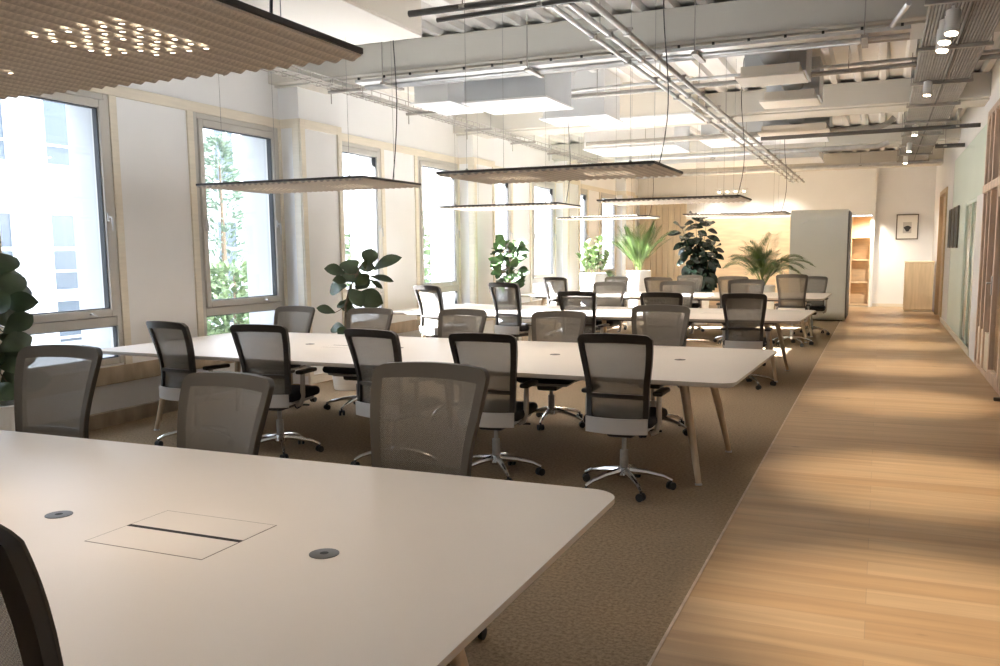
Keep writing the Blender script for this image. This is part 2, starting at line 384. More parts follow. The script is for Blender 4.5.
# right wall, from the far door to the glazed partition
b = nb()
box(b, XR, XR + .15, 13.12, 25.4, 3.12, ZC)             # bulkhead
box(b, XR, XR + .15, YB, 13.12, 3.22, ZC)
box(b, XR, XR + .15, 18.9, 20.4, 0, 3.12); box(b, XR, XR + .15, 22.6, 25.4, 0, 3.12)
box(b, XR, XR + .15, 20.4, 22.6, 2.75, 3.12)
box(b, XR - .012, XR + .15, 13.1, 14.0, 0, 2.22)
box(b, XR, XR + .15, YB, 6.2, 0, 3.22)
struct('wall_right', b, 'wall')
b = nb(); box(b, XR + .004, XR + .14, 13.12, 18.9, 2.22, 3.12); box(b, XR + .004, XR + .14, 15.95, 18.9, 0, 2.22); struct('wall_mint', b, 'green')
b = nb(); box(b, XR - .02, XR, 13.9, 20.4, 0, .09); struct('baseboard_right', b, 'pine')
# far timber door frame
d = bpy.data.objects.new('door_1', None); COL.objects.link(d); d.location = (XR, 21.5, 0); d['kind'] = 'structure'
b = nb(); box(b, -.03, .16, -1.1, -1.0, 0, 2.75, .005, 1); box(b, -.03, .16, 1.0, 1.1, 0, 2.75, .005, 1); box(b, -.03, .16, -1.0, 1.0, 2.65, 2.75, .005, 1); obj('door_frame', b, 'cab', d)
b = nb(); box(b, .05, .09, -1.0, 1.0, 0, 2.65); obj('door_leaf', b, 'cab', d)
# green glazed sliding panels
d = bpy.data.objects.new('door_2', None); COL.objects.link(d); d.location = (XR, 14.98, 0); d['kind'] = 'structure'
for y in (-.96, 0):
    b = nb(); box(b, .03, .05, y + .03, y + .93, .05, 2.17); l = obj('door_leaf', b, 'greenglass', d)
    b = nb()
    for q in (y, y + .92): box(b, .01, .07, q, q + .04, 0, 2.22, .003, 1)
    box(b, .01, .07, y + .04, y + .92, 2.17, 2.22); box(b, .01, .07, y + .04, y + .92, 0, .05); obj('door_frame', b, 'green', l)
# timber-framed glazed partition with a door
d = bpy.data.objects.new('window_11', None); COL.objects.link(d); d.location = (XR, 0, 0); d['kind'] = 'structure'; d['label'] = 'timber framed glazed partition with arched corner'
b = nb()
def arch_post(y): box(b, -.02, .12, y - .035, y + .035, 0, 3.18, .004, 1)
for y in (13.05, 12.62, 12.2, 11.5, 10.4, 9.3, 8.2, 7.1, 6.2): arch_post(y)
box(b, -.02, .12, 6.2, 13.05, 3.14, 3.22, .004, 1); box(b, -.035, .12, 6.2, 13.05, 2.20, 2.30, .004, 1); box(b, -.02, .12, 6.2, 13.05, 0, .06, .004, 1)
for k in range(6):   # rounded upper corner
    a0, a1 = PI / 2 * k / 6, PI / 2 * (k + 1) / 6
    c0 = (13.05 - .4 + .4 * math.cos(a0), 3.16 - .4 + .4 * math.sin(a0)); c1 = (13.05 - .4 + .4 * math.cos(a1), 3.16 - .4 + .4 * math.sin(a1))
    v = [b.verts.new((xx, yy, zz)) for xx in (-.02, .12) for yy, zz in (c0, c1, (13.06, 3.2))]
    b.faces.new((v[0], v[1], v[2])); b.faces.new((v[3], v[5], v[4])); b.faces.new((v[0], v[3], v[4], v[1]))
obj('frame', b, 'timber', d, False)
b = nb()
for y0, y1 in ((11.54, 12.16), (12.24, 12.58), (12.66, 13.01)): box(b, 0, .09, y0, y1, .06, .50, .003, 1)
obj('base_panel', b, 'pine', d)
b = nb(); box(b, .045, .053, 6.2, 13.02, .06, 2.2); box(b, .045, .053, 6.2, 13.02, 2.3, 3.14); obj('pane', b, 'glass', d, False)
d = bpy.data.objects.new('door_3', None); COL.objects.link(d); d.location = (XR, 10.95, 0); d['kind'] = 'structure'
b = nb(); box(b, -.03, .03, -.51, -.40, .01, 2.2, .004, 1); box(b, -.03, .03, .40, .51, .01, 2.2, .004, 1); box(b, -.03, .03, -.40, .40, .01, .14, .004, 1); box(b, -.03, .03, -.40, .40, 2.08, 2.2, .004, 1); obj('door_frame', b, 'timber', d)
b = nb(); box(b, -.004, .004, -.40, .40, .14, 2.08); obj('pane', b, 'glass', d, False)
b = nb(); box(b, -.045, -.03, .43, .48, .98, 1.2, .004, 1); tube(b, [(-.04, .455, 1.12), (-.085, .455, 1.12), (-.09, .33, 1.12)], .011); obj('door_handle', b, 'galv', d)
b = nb(); box(b, 4.0, 4.2, YB, 26, 0, ZC); struct('wall_side_room', b, 'timber')
b = nb(); box(b, XR + .15, 4.0, 13.3, 13.45, 0, ZC); struct('wall_room_end', b, 'timber')
b = nb(); box(b, -.03, .03, -.025, .025, 0, .035, .008, 2); tag(obj('door_stop', b, 'dark', loc=(1.12, 9.95, 0.001)), 'small dark door stop on the planks by the glazed partition', 'door stop')

# ------------------------------------------------------------------ tables
TH = .74
def make_table(label, loc, rz, L=5.33, D=1.93, my=1.05, ly=.40):
    """local origin: near right corner on the floor, x runs to -L, y to +D"""
    t = thing('bench_desk', label, 'table', loc, rz, 'long white bench desks')
    bm = nb(); prism(bm, rrect(-L, 0, 0, D, .10), TH - .018, TH, 0, 1)
    p2 = rrect(-L + .015, -.015, .015, D - .015, .09); prism(bm, p2, TH - .03, TH - .018, 1)
    obj('tabletop', bm, ['top', 'topedge'], t, angle=30)
    bm = nb(); box(bm, -L + .30, -.30, ly + .02, ly + .08, TH - .075, TH - .03); box(bm, -L + .30, -.30, D - .48, D - .42, TH - .075, TH - .03)
    for x in (-.32, -L / 2, -L + .32): box(bm, x - .03, x + .03, ly, D - .40, TH - .07, TH - .03)
    obj('underframe', bm, 'dark', t)
    for x, s in ((-.30, 1), (-L / 2, 0), (-L + .30, -1)):
        for y0, y1 in ((ly + .12, ly), (D - .61, D - .49)):
            bm = nb(); tube(bm, [(x - s * .13, y0, TH - .03), (x - s * .045, y1 + (y0 - y1) * .45, .34), (x + s * .02, y1, .012)], [.032, .027, .019], 14); lg = obj('leg', bm, 'leg', t)
            bm = nb(); lathe(bm, [(.024, 0), (.024, .008), (.018, .014)], 14, (x + s * .02, y1, 0)); obj('foot', bm, 'galv', lg)
    for x in (-.57, -1.54, -2.94, -3.85):
        bm = nb(); lathe(bm, [(.040, 0), (.040, .0018), (.034, .0026)], 24, (x, my, TH)); disc(bm, (x, my, TH + .0028), .012, 12, mi=1); obj('grommet', bm, ['grommet', 'slot'], t)
    for x in (-1.05, -3.40):
        bm = nb(); box(bm, x - .208, x + .208, my - .158, my + .158, TH, TH + .0004); obj('hatch_gap', bm, 'line', t, False)
        bm = nb(); box(bm, x - .205, x + .205, my - .155, my - .009, TH + .0004, TH + .0008); box(bm, x - .205, x + .205, my + .009, my + .155, TH + .0004, TH + .0008); obj('cable_hatch', bm, 'top', t, False)
        bm = nb(); box(bm, x - .205, x + .205, my - .0085, my + .0085, TH + .0004, TH + .0009); obj('brush_slot', bm, 'slot', t, False)
    return t
make_table('nearest of the long white bench desks, a cable hatch in its top', (-.755, 1.02, 0), 0, D=1.75, my=.875, ly=.37)
make_table('second long white bench desk from the camera, oak legs', (-.77, 5.29, 0), R(-1.8))
make_table('third long white bench desk, its window end in sunlight', (-.79, 10.15, 0), R(-1.6))
make_table('farthest long white bench desk, in front of the planters', (-.80, 14.80, 0), R(-1.0))

# ------------------------------------------------------------------ office chairs
def prof(z):
    return -.178 - .10 * max(0, (z - .6) / .42) ** 1.7 - .02 * max(0, (.6 - z) / .18) ** 2
def BS(u, t):
    z0 = .43; zt = 1.02 - .012 * u * u - .028 * max(0, (abs(u) - .80) / .20) ** 3
    z = z0 + t * (zt - z0); s = min(1, max(0, (z - .60) / .38)); s = s * s * (3 - 2 * s)
    return (u * (.203 + .038 * s), prof(z) + .034 * u * u, z)
US = [-1, -.985, -.95, -.9, -.84, -.78, -.6, -.4, -.2, 0, .2, .4, .6, .78, .84, .9, .95, .985, 1]
TS = [0, .03, .07, .14, .22, .305, .35, .42, .5, .6, .7, .8, .86, .905, .935, .965, .985, 1]
UPPER = ('backrest_mesh', 'backrest_frame', 'lumbar_bar', 'seat', 'seat_shell', 'mechanism', 'gas_spring')
def make_chair(label, group):
    t = thing('office_chair', label, 'chair', group=group)
    bm = nb(); shell(bm, BS, US, TS, 0, -.006, lambda u, s: True, lambda u, s: 0 if abs(u) > .84 or s > .905 or s < .03 else 1); obj('backrest_mesh', bm, ['fabric', 'mesh'], t, angle=60)
    bm = nb(); shell(bm, BS, US, TS, -.0065, -.032, lambda u, s: abs(u) > .84 or s > .905 or s < .03); obj('backrest_frame', bm, 'dark', t, angle=50)
    bm = nb(); shell(bm, BS, US[4:-4], TS, -.008, -.030, lambda u, s: .305 < s < .35); obj('lumbar_bar', bm, 'dark', t, angle=50)
    bm = nb(); box(bm, -.235, .235, -.185, .27, .425, .495, .035, 4); obj('seat', bm, 'seat', t)
    bm = nb(); shell(bm, lambda u, s: (u * .203, -.240 + .05 * u * u, .393 + s * .097), [-1, -.7, -.35, 0, .35, .7, 1], [0, .5, 1], 0, -.014, lambda u, s: True)
    box(bm, -.20, .20, -.17, .22, .40, .428, .01, 1); obj('seat_shell', bm, 'apron', t)
    bm = nb(); box(bm, -.09, .09, -.12, .14, .345, .405, .02, 2); tube(bm, [(.08, .05, .375), (.24, .05, .375)], .008); obj('mechanism', bm, 'dark', t)
    bm = nb(); tube(bm, [(0, 0, .18), (0, 0, .36)], .016, 12); obj('gas_spring', bm, 'galvdark', t)
    bm = nb(); tube(bm, [(0, 0, .085), (0, 0, .26)], [.030, .027], 14); obj('column', bm, 'galvdark', t)
    for s in (-1, 1):
        bm = nb(); tube(bm, [(s * .19, -.06, .385), (s * .225, -.05, .40), (s * .238, -.04, .46), (s * .238, -.03, .63)], [.016, .018, .020, .018], 10)
        ar = obj('armrest', bm, 'armpost', t); 
        bm = nb(); box(bm, s * .238 - .034, s * .238 + .034, -.09, .15, .628, .658, .013, 3); obj('arm_pad', bm, 'dark', ar)
    bm = nb(); lathe(bm, [(.045, .085), (.052, .10), (.040, .145), (.030, .15)], 18)
    for k in range(5):
        a = 2 * PI * k / 5 + .3; c, s = math.cos(a), math.sin(a)
        tube(bm, [(c * .03, s * .03, .125), (c * .15, s * .15, .112), (c * .26, s * .26, .088), (c * .315, s * .315, .062)], [.024, .018, .014, .011], 8)
    obj('star_base', bm, 'chrome', t)
    for k in range(5):
        a = 2 * PI * k / 5 + .3; c, s = math.cos(a) * .31, math.sin(a) * .31
        bm = nb(); w = Vector((-math.sin(a + .7), math.cos(a + .7), 0)); o = Vector((c, s, .0265))
        for q in (-1, 1): tube(bm, [o + w * q * .008, o + w * q * .024], .0255, 14)
        tube(bm, [(c, s, .03), (c, s, .066)], .008, 8); obj('caster', bm, 'rubber', t)
    return t
CH = []
def chair(x, yb, ztop, deg, label, group, far=False, sc=1):
    """x, yb: where the top of the backrest stands; far: sits on the far side and faces the camera"""
    rz = R(deg) + (PI if far else 0)
    off = Matrix.Rotation(rz, 3, 'Z') @ Vector((0, .262, 0))
    loc = (x + off.x, yb + off.y, 0); dz = ztop - 1.02
    if not CH:
        t = make_chair(label, group); CH.append(t); t.location = loc; t.rotation_euler = (0, 0, rz); t.scale = (sc, sc, 1)
        for ch in t.children:
            if ch.name.split('.')[0] in UPPER: ch.location.z = dz
        return t
    t = dup(CH[0], loc, rz, label, group, dz, sc, UPPER)
    for ch in t.children:
        if ch.name.split('.')[0] in UPPER: ch.location.z = dz
    return t
G1, G2, G3, G4, G5, G6 = ('chairs at the nearest desk', 'chairs on the near side of the second desk', 'chairs on the far side of the second desk',
    'chairs on the near side of the third desk', 'chairs on the far side of the third desk', 'chairs at the farthest desk')
chair(-1.385, .86, 1.155, -3, 'dark framed mesh chair cut off at the lower left corner', G1)
chair(-3.60, 3.06, 1.105, 5, 'taupe mesh chair facing us at nearest desk, leftmost, before the big window', G1, True, 1.0)
chair(-2.56, 3.0, 1.02, -6, 'low taupe mesh chair facing us at nearest desk, middle of three', G1, True, 1.06)
chair(-1.61, 3.06, 1.095, -3, 'taupe mesh chair facing us at nearest desk, closest to the corridor', G1, True, 1.06)
W2 = ['at the corridor end', 'second from the corridor', 'third from the corridor', 'fourth from the corridor', 'closest to the windows']
for (x, zt, a), w in zip(((-1.49, 1.025, 0), (-2.385, 1.005, 3), (-3.24, 1.01, -10), (-4.19, 1.022, 6), (-5.07, 1.025, -9)), W2):
    yb = 5.15 + .031 * (-.77 - x); chair(x * yb / 5.25, yb, 1.53 - (1.53 - zt) * yb / 5.25, a, 'dark framed chair on near side of second desk, ' + w, G2, False, .97)
for (x, y, zt, a), w in zip(((-1.735, 7.6, 1.055, 0), (-2.67, 7.6, .99, 4), (-3.635, 7.6, .99, -3), (-4.66, 7.6, .985, 2), (-5.56, 7.6, .99, -5)), W2):
    chair(x, y, zt, a, 'grey mesh chair facing us behind second desk, ' + w, G3, True, 1.05)
for (x, zt, a), w in zip(((-1.352, 1.056, 0), (-2.262, 1.059, 3), (-3.267, 1.063, -4), (-4.20, 1.16, -20), (-5.25, 1.12, -20)), W2):
    chair(x, 9.9, zt, a, 'dark framed chair on near side of third desk, ' + w, G4)
for (x, zt, a), w in zip(((-1.658, 1.125, 0), (-2.588, 1.10, 5), (-3.563, 1.085, -3)), W2):
    chair(x, 12.35, zt, a, 'grey mesh chair facing us behind third desk, ' + w, G5, True)
for (x, zt, a), w in zip(((-1.26, 1.137, 0), (-2.157, 1.105, 4), (-3.366, 1.087, -3), (-5.18, 1.085, -14)), W2[:3] + ['closest to the windows']):
    chair(x, 14.5, zt, a, 'dark framed chair on near side of farthest desk, ' + w, G6)
for (x, zt, a), w in zip(((-1.10, 1.03, 0), (-3.33, 1.05, 4), (-4.762, 1.02, -3)), ('at the corridor end', 'in the middle', 'closest to the windows')):
    chair(x, 17.0, zt, a, 'mesh chair facing us behind the farthest desk, ' + w, G6, True)

# ------------------------------------------------------------------ pendant acoustic lamps
LW, LD, LZ = 1.65, .95, 2.10
def led_grid(cx):
    return [(cx - .1475 + .059 * i, -.1475 + .059 * j) for i in range(6) for j in range(6) if (i, j) not in ((0, 5), (1, 1), (1, 5), (2, 3))]
def make_lamp(label, full, loc):
    t = thing('pendant_lamp', label, 'lamp', loc, 0, 'flat acoustic pendant lamps')
    bm = nb(); w, d = LW / 2, LD / 2
    box(bm, -w, w, -d, d, .008, .026, .002, 1); obj('panel', bm, 'lampdark', t)
    bm = nb(); box(bm, -w + .22, w - .22, -.30, -.22, .026, .034, .003, 1); box(bm, -w + .22, w - .22, .22, .30, .026, .034, .003, 1); obj('uplight_strip', bm, 'uplight', t)
    # corrugated felt underside, ridges running front to back
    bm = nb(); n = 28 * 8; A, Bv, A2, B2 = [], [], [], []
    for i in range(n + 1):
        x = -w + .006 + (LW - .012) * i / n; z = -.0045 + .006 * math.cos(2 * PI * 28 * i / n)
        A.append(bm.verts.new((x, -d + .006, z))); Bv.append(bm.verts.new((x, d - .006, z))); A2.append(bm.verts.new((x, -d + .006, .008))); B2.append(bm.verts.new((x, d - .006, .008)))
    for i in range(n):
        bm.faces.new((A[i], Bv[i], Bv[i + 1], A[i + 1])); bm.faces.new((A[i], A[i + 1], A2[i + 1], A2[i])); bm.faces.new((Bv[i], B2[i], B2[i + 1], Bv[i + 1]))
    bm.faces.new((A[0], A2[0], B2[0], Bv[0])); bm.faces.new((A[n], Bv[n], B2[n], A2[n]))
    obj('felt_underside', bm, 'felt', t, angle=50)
    l0 = None
    for x, y in led_grid(.38) + led_grid(-.38):
        if l0 is None:
            bm = nb(); disc(bm, (0, 0, -.0112), .0078, 10, -1, 0); n = 10
            for r0, z0, r1, z1 in ((.0078, -.0112, .0082, -.0128), (.0082, -.0128, .0105, -.009)):
                va = [bm.verts.new((r0 * math.cos(2 * PI * k / n), r0 * math.sin(2 * PI * k / n), z0)) for k in range(n)]; vb = [bm.verts.new((r1 * math.cos(2 * PI * k / n), r1 * math.sin(2 * PI * k / n), z1)) for k in range(n)]
                for k in range(n): bm.faces.new((va[k], vb[k], vb[(k + 1) % n], va[(k + 1) % n])).material_index = 1
            me = bpy.data.meshes.new('led'); bm.to_mesh(me); bm.free(); me.materials.append(M['led']); me.materials.append(M['felt'])
            l0 = bpy.data.objects.new('led', me); COL.objects.link(l0); l0.parent = t; l0.location = (x, y, 0)
        else:
            c = l0.copy(); COL.objects.link(c); c.parent = t; c.location = (x, y, 0)
    top = ZC - LZ - .03
    for sx in (-1, 1):
        for sy in (-1, 1):
            bm = nb(); x, y = sx * (w - .2), sy * (d - .12); tube(bm, [(x, y, .026), (x, y, top)], .0016, 5); lathe(bm, [(.012, .026), (.012, .04), (.004, .05)], 8, (x, y, 0)); obj('suspension_wire', bm, 'wire', t)
    pts = []
    for i in range(15):
        s = i / 14; pts.append((w - .14 + .10 * math.sin(s * PI * 1.6) * (1 - s) + .05 * s, d - .25 - .09 * math.sin(s * PI * 2) * (1 - s), .026 + (top - .026) * s))
    bm = nb(); tube(bm, pts, .0045, 6); obj('power_cable', bm, 'cable', t)
    return t
LAMPS = [(-2.245, 1.845, 'corrugated beige pendant panel with lit dots above the nearest desk', 0), (-2.25, 6.47, 'beige pendant panel over second desk, on the corridor side', 1),
         (-4.53, 6.47, 'beige pendant panel over second desk, before the windows', 1), (-4.50, 10.9, 'thin pendant panel over third desk, on the window side', 1),
         (-2.28, 10.65, 'thin pendant panel over third desk, on the corridor side', 1), (-4.53, 15.6, 'far pendant panel over farthest desk, on the window side', 1), (-2.26, 15.5, 'far pendant panel over farthest desk, on the corridor side', 1)]
make_lamp(LAMPS[0][2], True, (LAMPS[0][0], LAMPS[0][1], LZ))
lp = None
for x, y, lab, _ in LAMPS[1:]:
    if lp is None: lp = make_lamp(lab, False, (x, y, LZ))
    else: dup(lp, (x, y, LZ), 0, lab)

# ------------------------------------------------------------------ ceiling services
def rod(bm, x, y, z): tube(bm, [(x, y, z), (x, y, ZC)], .005, 6)
# three-rail ladder running the length of the room
t = thing('cable_ladder', 'long three-rail metal cable ladder running down the ceiling centre', 'cable tray', (-2.0, 13, 3.19))
for x, r, m in ((-.133, .020, 'galv'), (-.005, .022, 'galv'), (.138, .024, 'galvdark')):
    b = nb(); tube(b, [(x, -10, 0), (x, 10.9, 0)], r, 10); obj('rail', b, m, t)
for k in range(19):
    b = nb(); y = -8.15 + k * 1.02; box(b, -.17, .18, y - .018, y + .018, .02, .034)
    for x in (-.133, -.005, .138): box(b, x - .028, x + .028, y - .025, y + .025, -.03, .03, .004, 1)
    if k % 2 == 0: [tube(b, [(-.08, y, .03), (-.08, y, ZC - 3.19)], .005, 6)] 
    c = obj('clamp', b, 'galvdark', t)
for c in t.children:
    pass
# perforated tray beside the windows
t = thing('cable_tray', 'narrow metal cable tray hung along the window wall', 'cable tray', (-5.5, 13, 3.3))
b = nb()
for x, z in ((-.10, .06), (.10, .06), (-.10, .005), (.10, .005), (-.035, .0), (.035, .0)): tube(b, [(x, -9, z), (x, 8, z)], .006, 5)
for k in range(86):
    y = -8.95 + k * .197; box(b, -.104, .104, y - .003, y + .003, -.006, 0); box(b, -.104, -.098, y - .003, y + .003, 0, .062); box(b, .098, .104, y - .003, y + .003, 0, .062)
obj('wire_tray', b, 'galvdark', t, False)
for k in range(3):
    b = nb(); tube(b, [(-.06 + k * .05, -9, .018), (-.055 + k * .05, 8, .018)], .014, 7); obj('cable', b, 'galvdark' if k else 'pipe', t)
for k in range(10):
    y = -8 + 1.75 * k; b = nb(); box(b, -.16, .27, y - .02, y + .02, -.03, 0); tube(b, [(.25, y, 0), (.25, y, ZC - 3.3)], .006, 6); tube(b, [(-.13, y, -.14), (-.13, y, ZC - 3.3)], .006, 6); obj('bracket', b, 'galvdark', t)
# wide tray full of parallel cables above the corridor
t = thing('cable_tray', 'wide cable tray packed with parallel grey cables above the corridor', 'cable tray', (.55, 13, 3.4))
b = nb(); n = 22; xs = []
for i in range(n):
    for q in range(4): xs.append((-.285 + .57 * (i + q / 4) / n, -.010 * math.sin(PI * q / 4) if True else 0))
A = [b.verts.new((x, -9, z)) for x, z in xs]; B = [b.verts.new((x, 9, z)) for x, z in xs]
for i in range(len(xs) - 1): b.faces.new((A[i], A[i + 1], B[i + 1], B[i]))
A2 = [b.verts.new((x, -9, .05)) for x in (-.285, .285)]; B2 = [b.verts.new((x, 9, .05)) for x in (-.285, .285)]; b.faces.new((A2[0], B2[0], B2[1], A2[1]))
b.faces.new((A[0], B[0], B2[0], A2[0])); b.faces.new((A[-1], A2[1], B2[1], B[-1]))
obj('cable_bundle', b, 'traygrey', t, angle=70)
b = nb(); tube(b, [(.02, -9, -.018), (.02, 9, -.018)], .009, 6); obj('spot_track', b, 'lampdark', t)
for y in (6.1, 7.75, 9.5, 11.45, 13.2, 14.87, 16.55, 18.2, 19.9, 21.4):
    b = nb(); box(b, -.32, .32, y - 13 - .022, y - 13 + .022, -.045, -.011, .003, 1)
    for x in (-.31, .31): tube(b, [(x, y - 13, -.02), (x, y - 13, ZC - 3.4)], .006, 6)
    obj('bracket', b, 'galvdark', t)
# spotlights on that tray
def make_spot(label, loc, tilt, k=1):
    t = thing('spotlight', label, 'spotlight', loc, 0, 'white spotlights above the corridor')
    bm = nb(); d = Vector((.10 * tilt, .35 * tilt, -1)).normalized(); o = Vector((0, 0, -.085 if k == 1 else -.118))
    tube(bm, [o - d * .075 * k, o - d * .07 * k, o + d * .075 * k, o + d * .08 * k], [.035 * k, .045 * k, .045 * k, .040 * k], 18); obj('spot_body', bm, 'spotbody', t)
    bm = nb(); tube(bm, [o + d * .0805 * k, o + d * .083 * k], .037 * k, 18); obj('spot_lens', bm, 'spotlens', t)
    bm = nb(); tube(bm, [(0, 0, 0), (0, 0, -.03 * k)], .012, 8); obj('spot_stem', bm, 'spotbody', t)
    return t
SP = [(.44, 7.98, 'largest white spotlight under the corridor tray'), (.41, 8.3, 'second spotlight just behind the largest one'), (.41, 8.62, 'third spotlight of the near cluster under the tray'),
      (.405, 11.32, 'single small spotlight under the tray past the cluster'), (.40, 15.2, 'bright spotlight under tray by the dark cross pipe'), (.385, 17.7, 'small spotlight between two far tray brackets'),
      (.38, 20.1, 'farthest spotlight at the end of the corridor tray')]
sp0 = make_spot(SP[0][2], (SP[0][0], SP[0][1], 3.386), -.6, 1.2)
spb = make_spot(SP[3][2], (SP[3][0], SP[3][1], 3.386), -.3)
for x, y, lab in SP[4:]: dup(spb, (x, y, 3.386), 0, lab)
for x, y, lab in SP[1:3]: dup(sp0, (x, y, 3.386), 0, lab)
def lamp_spot(x, y, z, e, ang, blend, tgt, col=(1, .82, .59), r=.04):
    l = bpy.data.lights.new('corridor_light', 'SPOT'); l.energy = e; l.spot_size = R(ang); l.spot_blend = blend; l.color = col; l.shadow_soft_size = r
    o = bpy.data.objects.new('corridor_light', l); COL.objects.link(o); o.location = (x, y, z)
    o.rotation_euler = (Vector(tgt) - Vector((x, y, z))).to_track_quat('-Z', 'Y').to_euler(); return o
for x, y, lab, _ in LAMPS:
    for c in (-.38, .38): lamp_spot(x + c, y, LZ - .018, 27, 150, .6, (x + c, y, 0), (1, .80, .61), .15)
lamp_spot(.42, 21.9, 3.2, 300, 70, .9, (.55, 24.0, .7), (1, .93, .82))
for y, e in ((20.5, 260), (18.0, 240), (15.3, 250), (12.4, 250), (9.6, 270), (6.3, 300), (3.9, 300), (1.6, 200)):
    lamp_spot(.42, y, 3.2, e * 1.0, 38, .85, (.25, y, 0))
# conduits and trays following the beams
t = thing('conduit_rack', 'bright metal conduits and tray under the first ceiling beam', 'conduit', (-2.6, 8.25, 3.30))
b = nb(); box(b, -2.55, 2.75, -.02, .13, .0, .03); obj('tray', b, 'galv', t, False)
for k, (y, z, r) in enumerate(((.18, -.01, .02), (.235, -.015, .022), (.30, -.005, .018))):
    b = nb(); tube(b, [(-2.55, y, z), (2.35, y, z), (2.6, y - .2, z + .05), (2.72, y - .8, z + .09)] if k == 1 else [(-2.55, y, z), (2.75, y, z)], r, 9); obj('conduit', b, 'galv' if k < 2 else 'galvdark', t)
for k in range(18):
    b = nb(); x = -2.5 + k * .305; box(b, x - .011, x + .011, -.035, -.02, .026, .05); obj('clip', b, 'gasket', t)
for x in (-2.2, -.6, 1.0, 2.4):
    b = nb(); box(b, x - .025, x + .025, -.06, .36, -.045, -.02); tube(b, [(x, -.05, -.03), (x, -.05, .47)], .006, 6); obj('bracket', b, 'galvdark', t)
def pipe(label, pts, r, m, name='ceiling_pipe', hang=(), cat='pipe'):
    o = Vector(pts[0]); t = thing(name, label, cat, o)
    b = nb(); tube(b, [Vector(p) - o for p in pts], r, 10); obj('pipe', b, m, t)
    for x, y, z in hang:
        b = nb(); q = Vector((x, y, z)) - o; tube(b, [q, q + Vector((0, 0, ZC - z))], .005, 6); lathe(b, [(r + .008, -.012), (r + .008, .012)], 10, q); obj('hanger', b, 'galvdark', t)
    return t
pipe('dark twin pipe near the camera, crossing under the deck at top', [(-3.0, 5.5, 3.13), (-1.2, 5.5, 3.13), (1.1, 5.5, 3.13)], .022, 'pipe', hang=((-2.6, 5.5, 3.13), (-.5, 5.5, 3.13)))
pipe('thin dark pipe beside the twin pipe at the top edge', [(-2.85, 5.62, 3.10), (-2.0, 5.62, 3.12), (1.1, 5.62, 3.12)], .016, 'pipe', hang=((-2.1, 5.62, 3.12),))
pipe('steel pipe crossing between first and second beams', [(-3.7, 10.5, 3.38), (-2.4, 10.5, 3.38), (1.15, 10.5, 3.44)], .026, 'galvdark', hang=((-3.2, 10.5, 3.38), (-.4, 10.5, 3.41), (.3, 10.5, 3.42)))
pipe('upper steel pipe just above that crossing pipe', [(-3.65, 10.55, 3.46), (1.15, 10.55, 3.50)], .018, 'galv', hang=((-1.4, 10.55, 3.48),))
pipe('black sprinkler pipe crossing the corridor to the right wall', [(-1.72, 14.0, 3.16), (1.18, 14.0, 3.18)], .03, 'pipe', hang=((.9, 14.0, 3.18),))
pipe('grey pipe running across just behind the black sprinkler pipe', [(-4.6, 14.5, 3.29), (-.1, 14.5, 3.29), (.02, 14.5, 3.34), (.1, 14.5, 3.42)], .042, 'galvdark', hang=((-3.6, 14.5, 3.29),))
pipe('pale pipe crossing the room before the far beam', [(-4.9, 17.3, 3.29), (-.1, 17.3, 3.30), (.05, 17.3, 3.36)], .045, 'galv', hang=((-3, 17.3, 3.23), (-1, 17.3, 3.24)))
pipe('pale pipe above the far wall, left of the picture', [(-5.6, 21.6, 3.30), (1.15, 21.6, 3.36)], .05, 'galv', hang=((-3, 21.6, 3.3), (-.5, 21.6, 3.34)))
pipe('dark valve pipe stub by the right wall', [(.75, 16.6, 3.18), (1.19, 16.6, 3.18)], .035, 'pipe', hang=((.9, 16.6, 3.18),))
for x, y0, lab in ((-1.95, 21.9, 'far grey conduit along the last beam'),):
    pipe(lab, [(-6.0, y0, 3.34), (1.1, y0, 3.38)], .02, 'galvdark', hang=((-2, y0, 3.36),))
# air handling units
def unit(label, x0, x1, y0, y1, z0, z1, m, lip=.04, under='unit'):
    t = thing('ceiling_unit', label, 'air unit', ((x0 + x1) / 2, (y0 + y1) / 2, z0)); w, d = (x1 - x0) / 2, (y1 - y0) / 2
    b = nb(); box(b, -w + lip, w - lip, -d + lip, d - lip, .02, z1 - z0, .006, 1); obj('casing', b, m, t)
    b = nb(); box(b, -w, w, -d, d, 0, .022, .004, 1); obj('underside_panel', b, under, t)
    return t
unit('big pale air unit behind the corrugated lamp, upper left', -6.0, -3.37, 4.75, 6.38, 3.2, ZC, 'unitbeige', 0, 'unitwarmlit')
unit('white air unit under the first beam, nearest the windows', -5.12, -4.6, 9.35, 10.3, 3.24, ZC, 'unit')
unit('wide white air unit just past the first beam', -4.45, -3.43, 9.35, 10.3, 3.2, ZC, 'unitgrey', .02)
unit('low white air unit behind the wide white one', -4.1, -3.2, 10.9, 11.7, 3.2, ZC, 'unit')
unit('long white air unit below the second beam', -3.9, -2.35, 12.0, 12.9, 3.3, ZC, 'unitbeige', .01)
unit('white air unit past the second beam, window side', -4.8, -3.2, 14.9, 16.2, 3.25, ZC, 'unit', .02)
unit('pale air unit past the second beam, mid room', -2.9, -.9, 15.4, 16.6, 3.35, ZC, 'unitgrey', .02)
unit('farthest pale air unit before the last beam', -4.6, -1.2, 19.2, 20.6, 3.35, ZC, 'unit', .02)
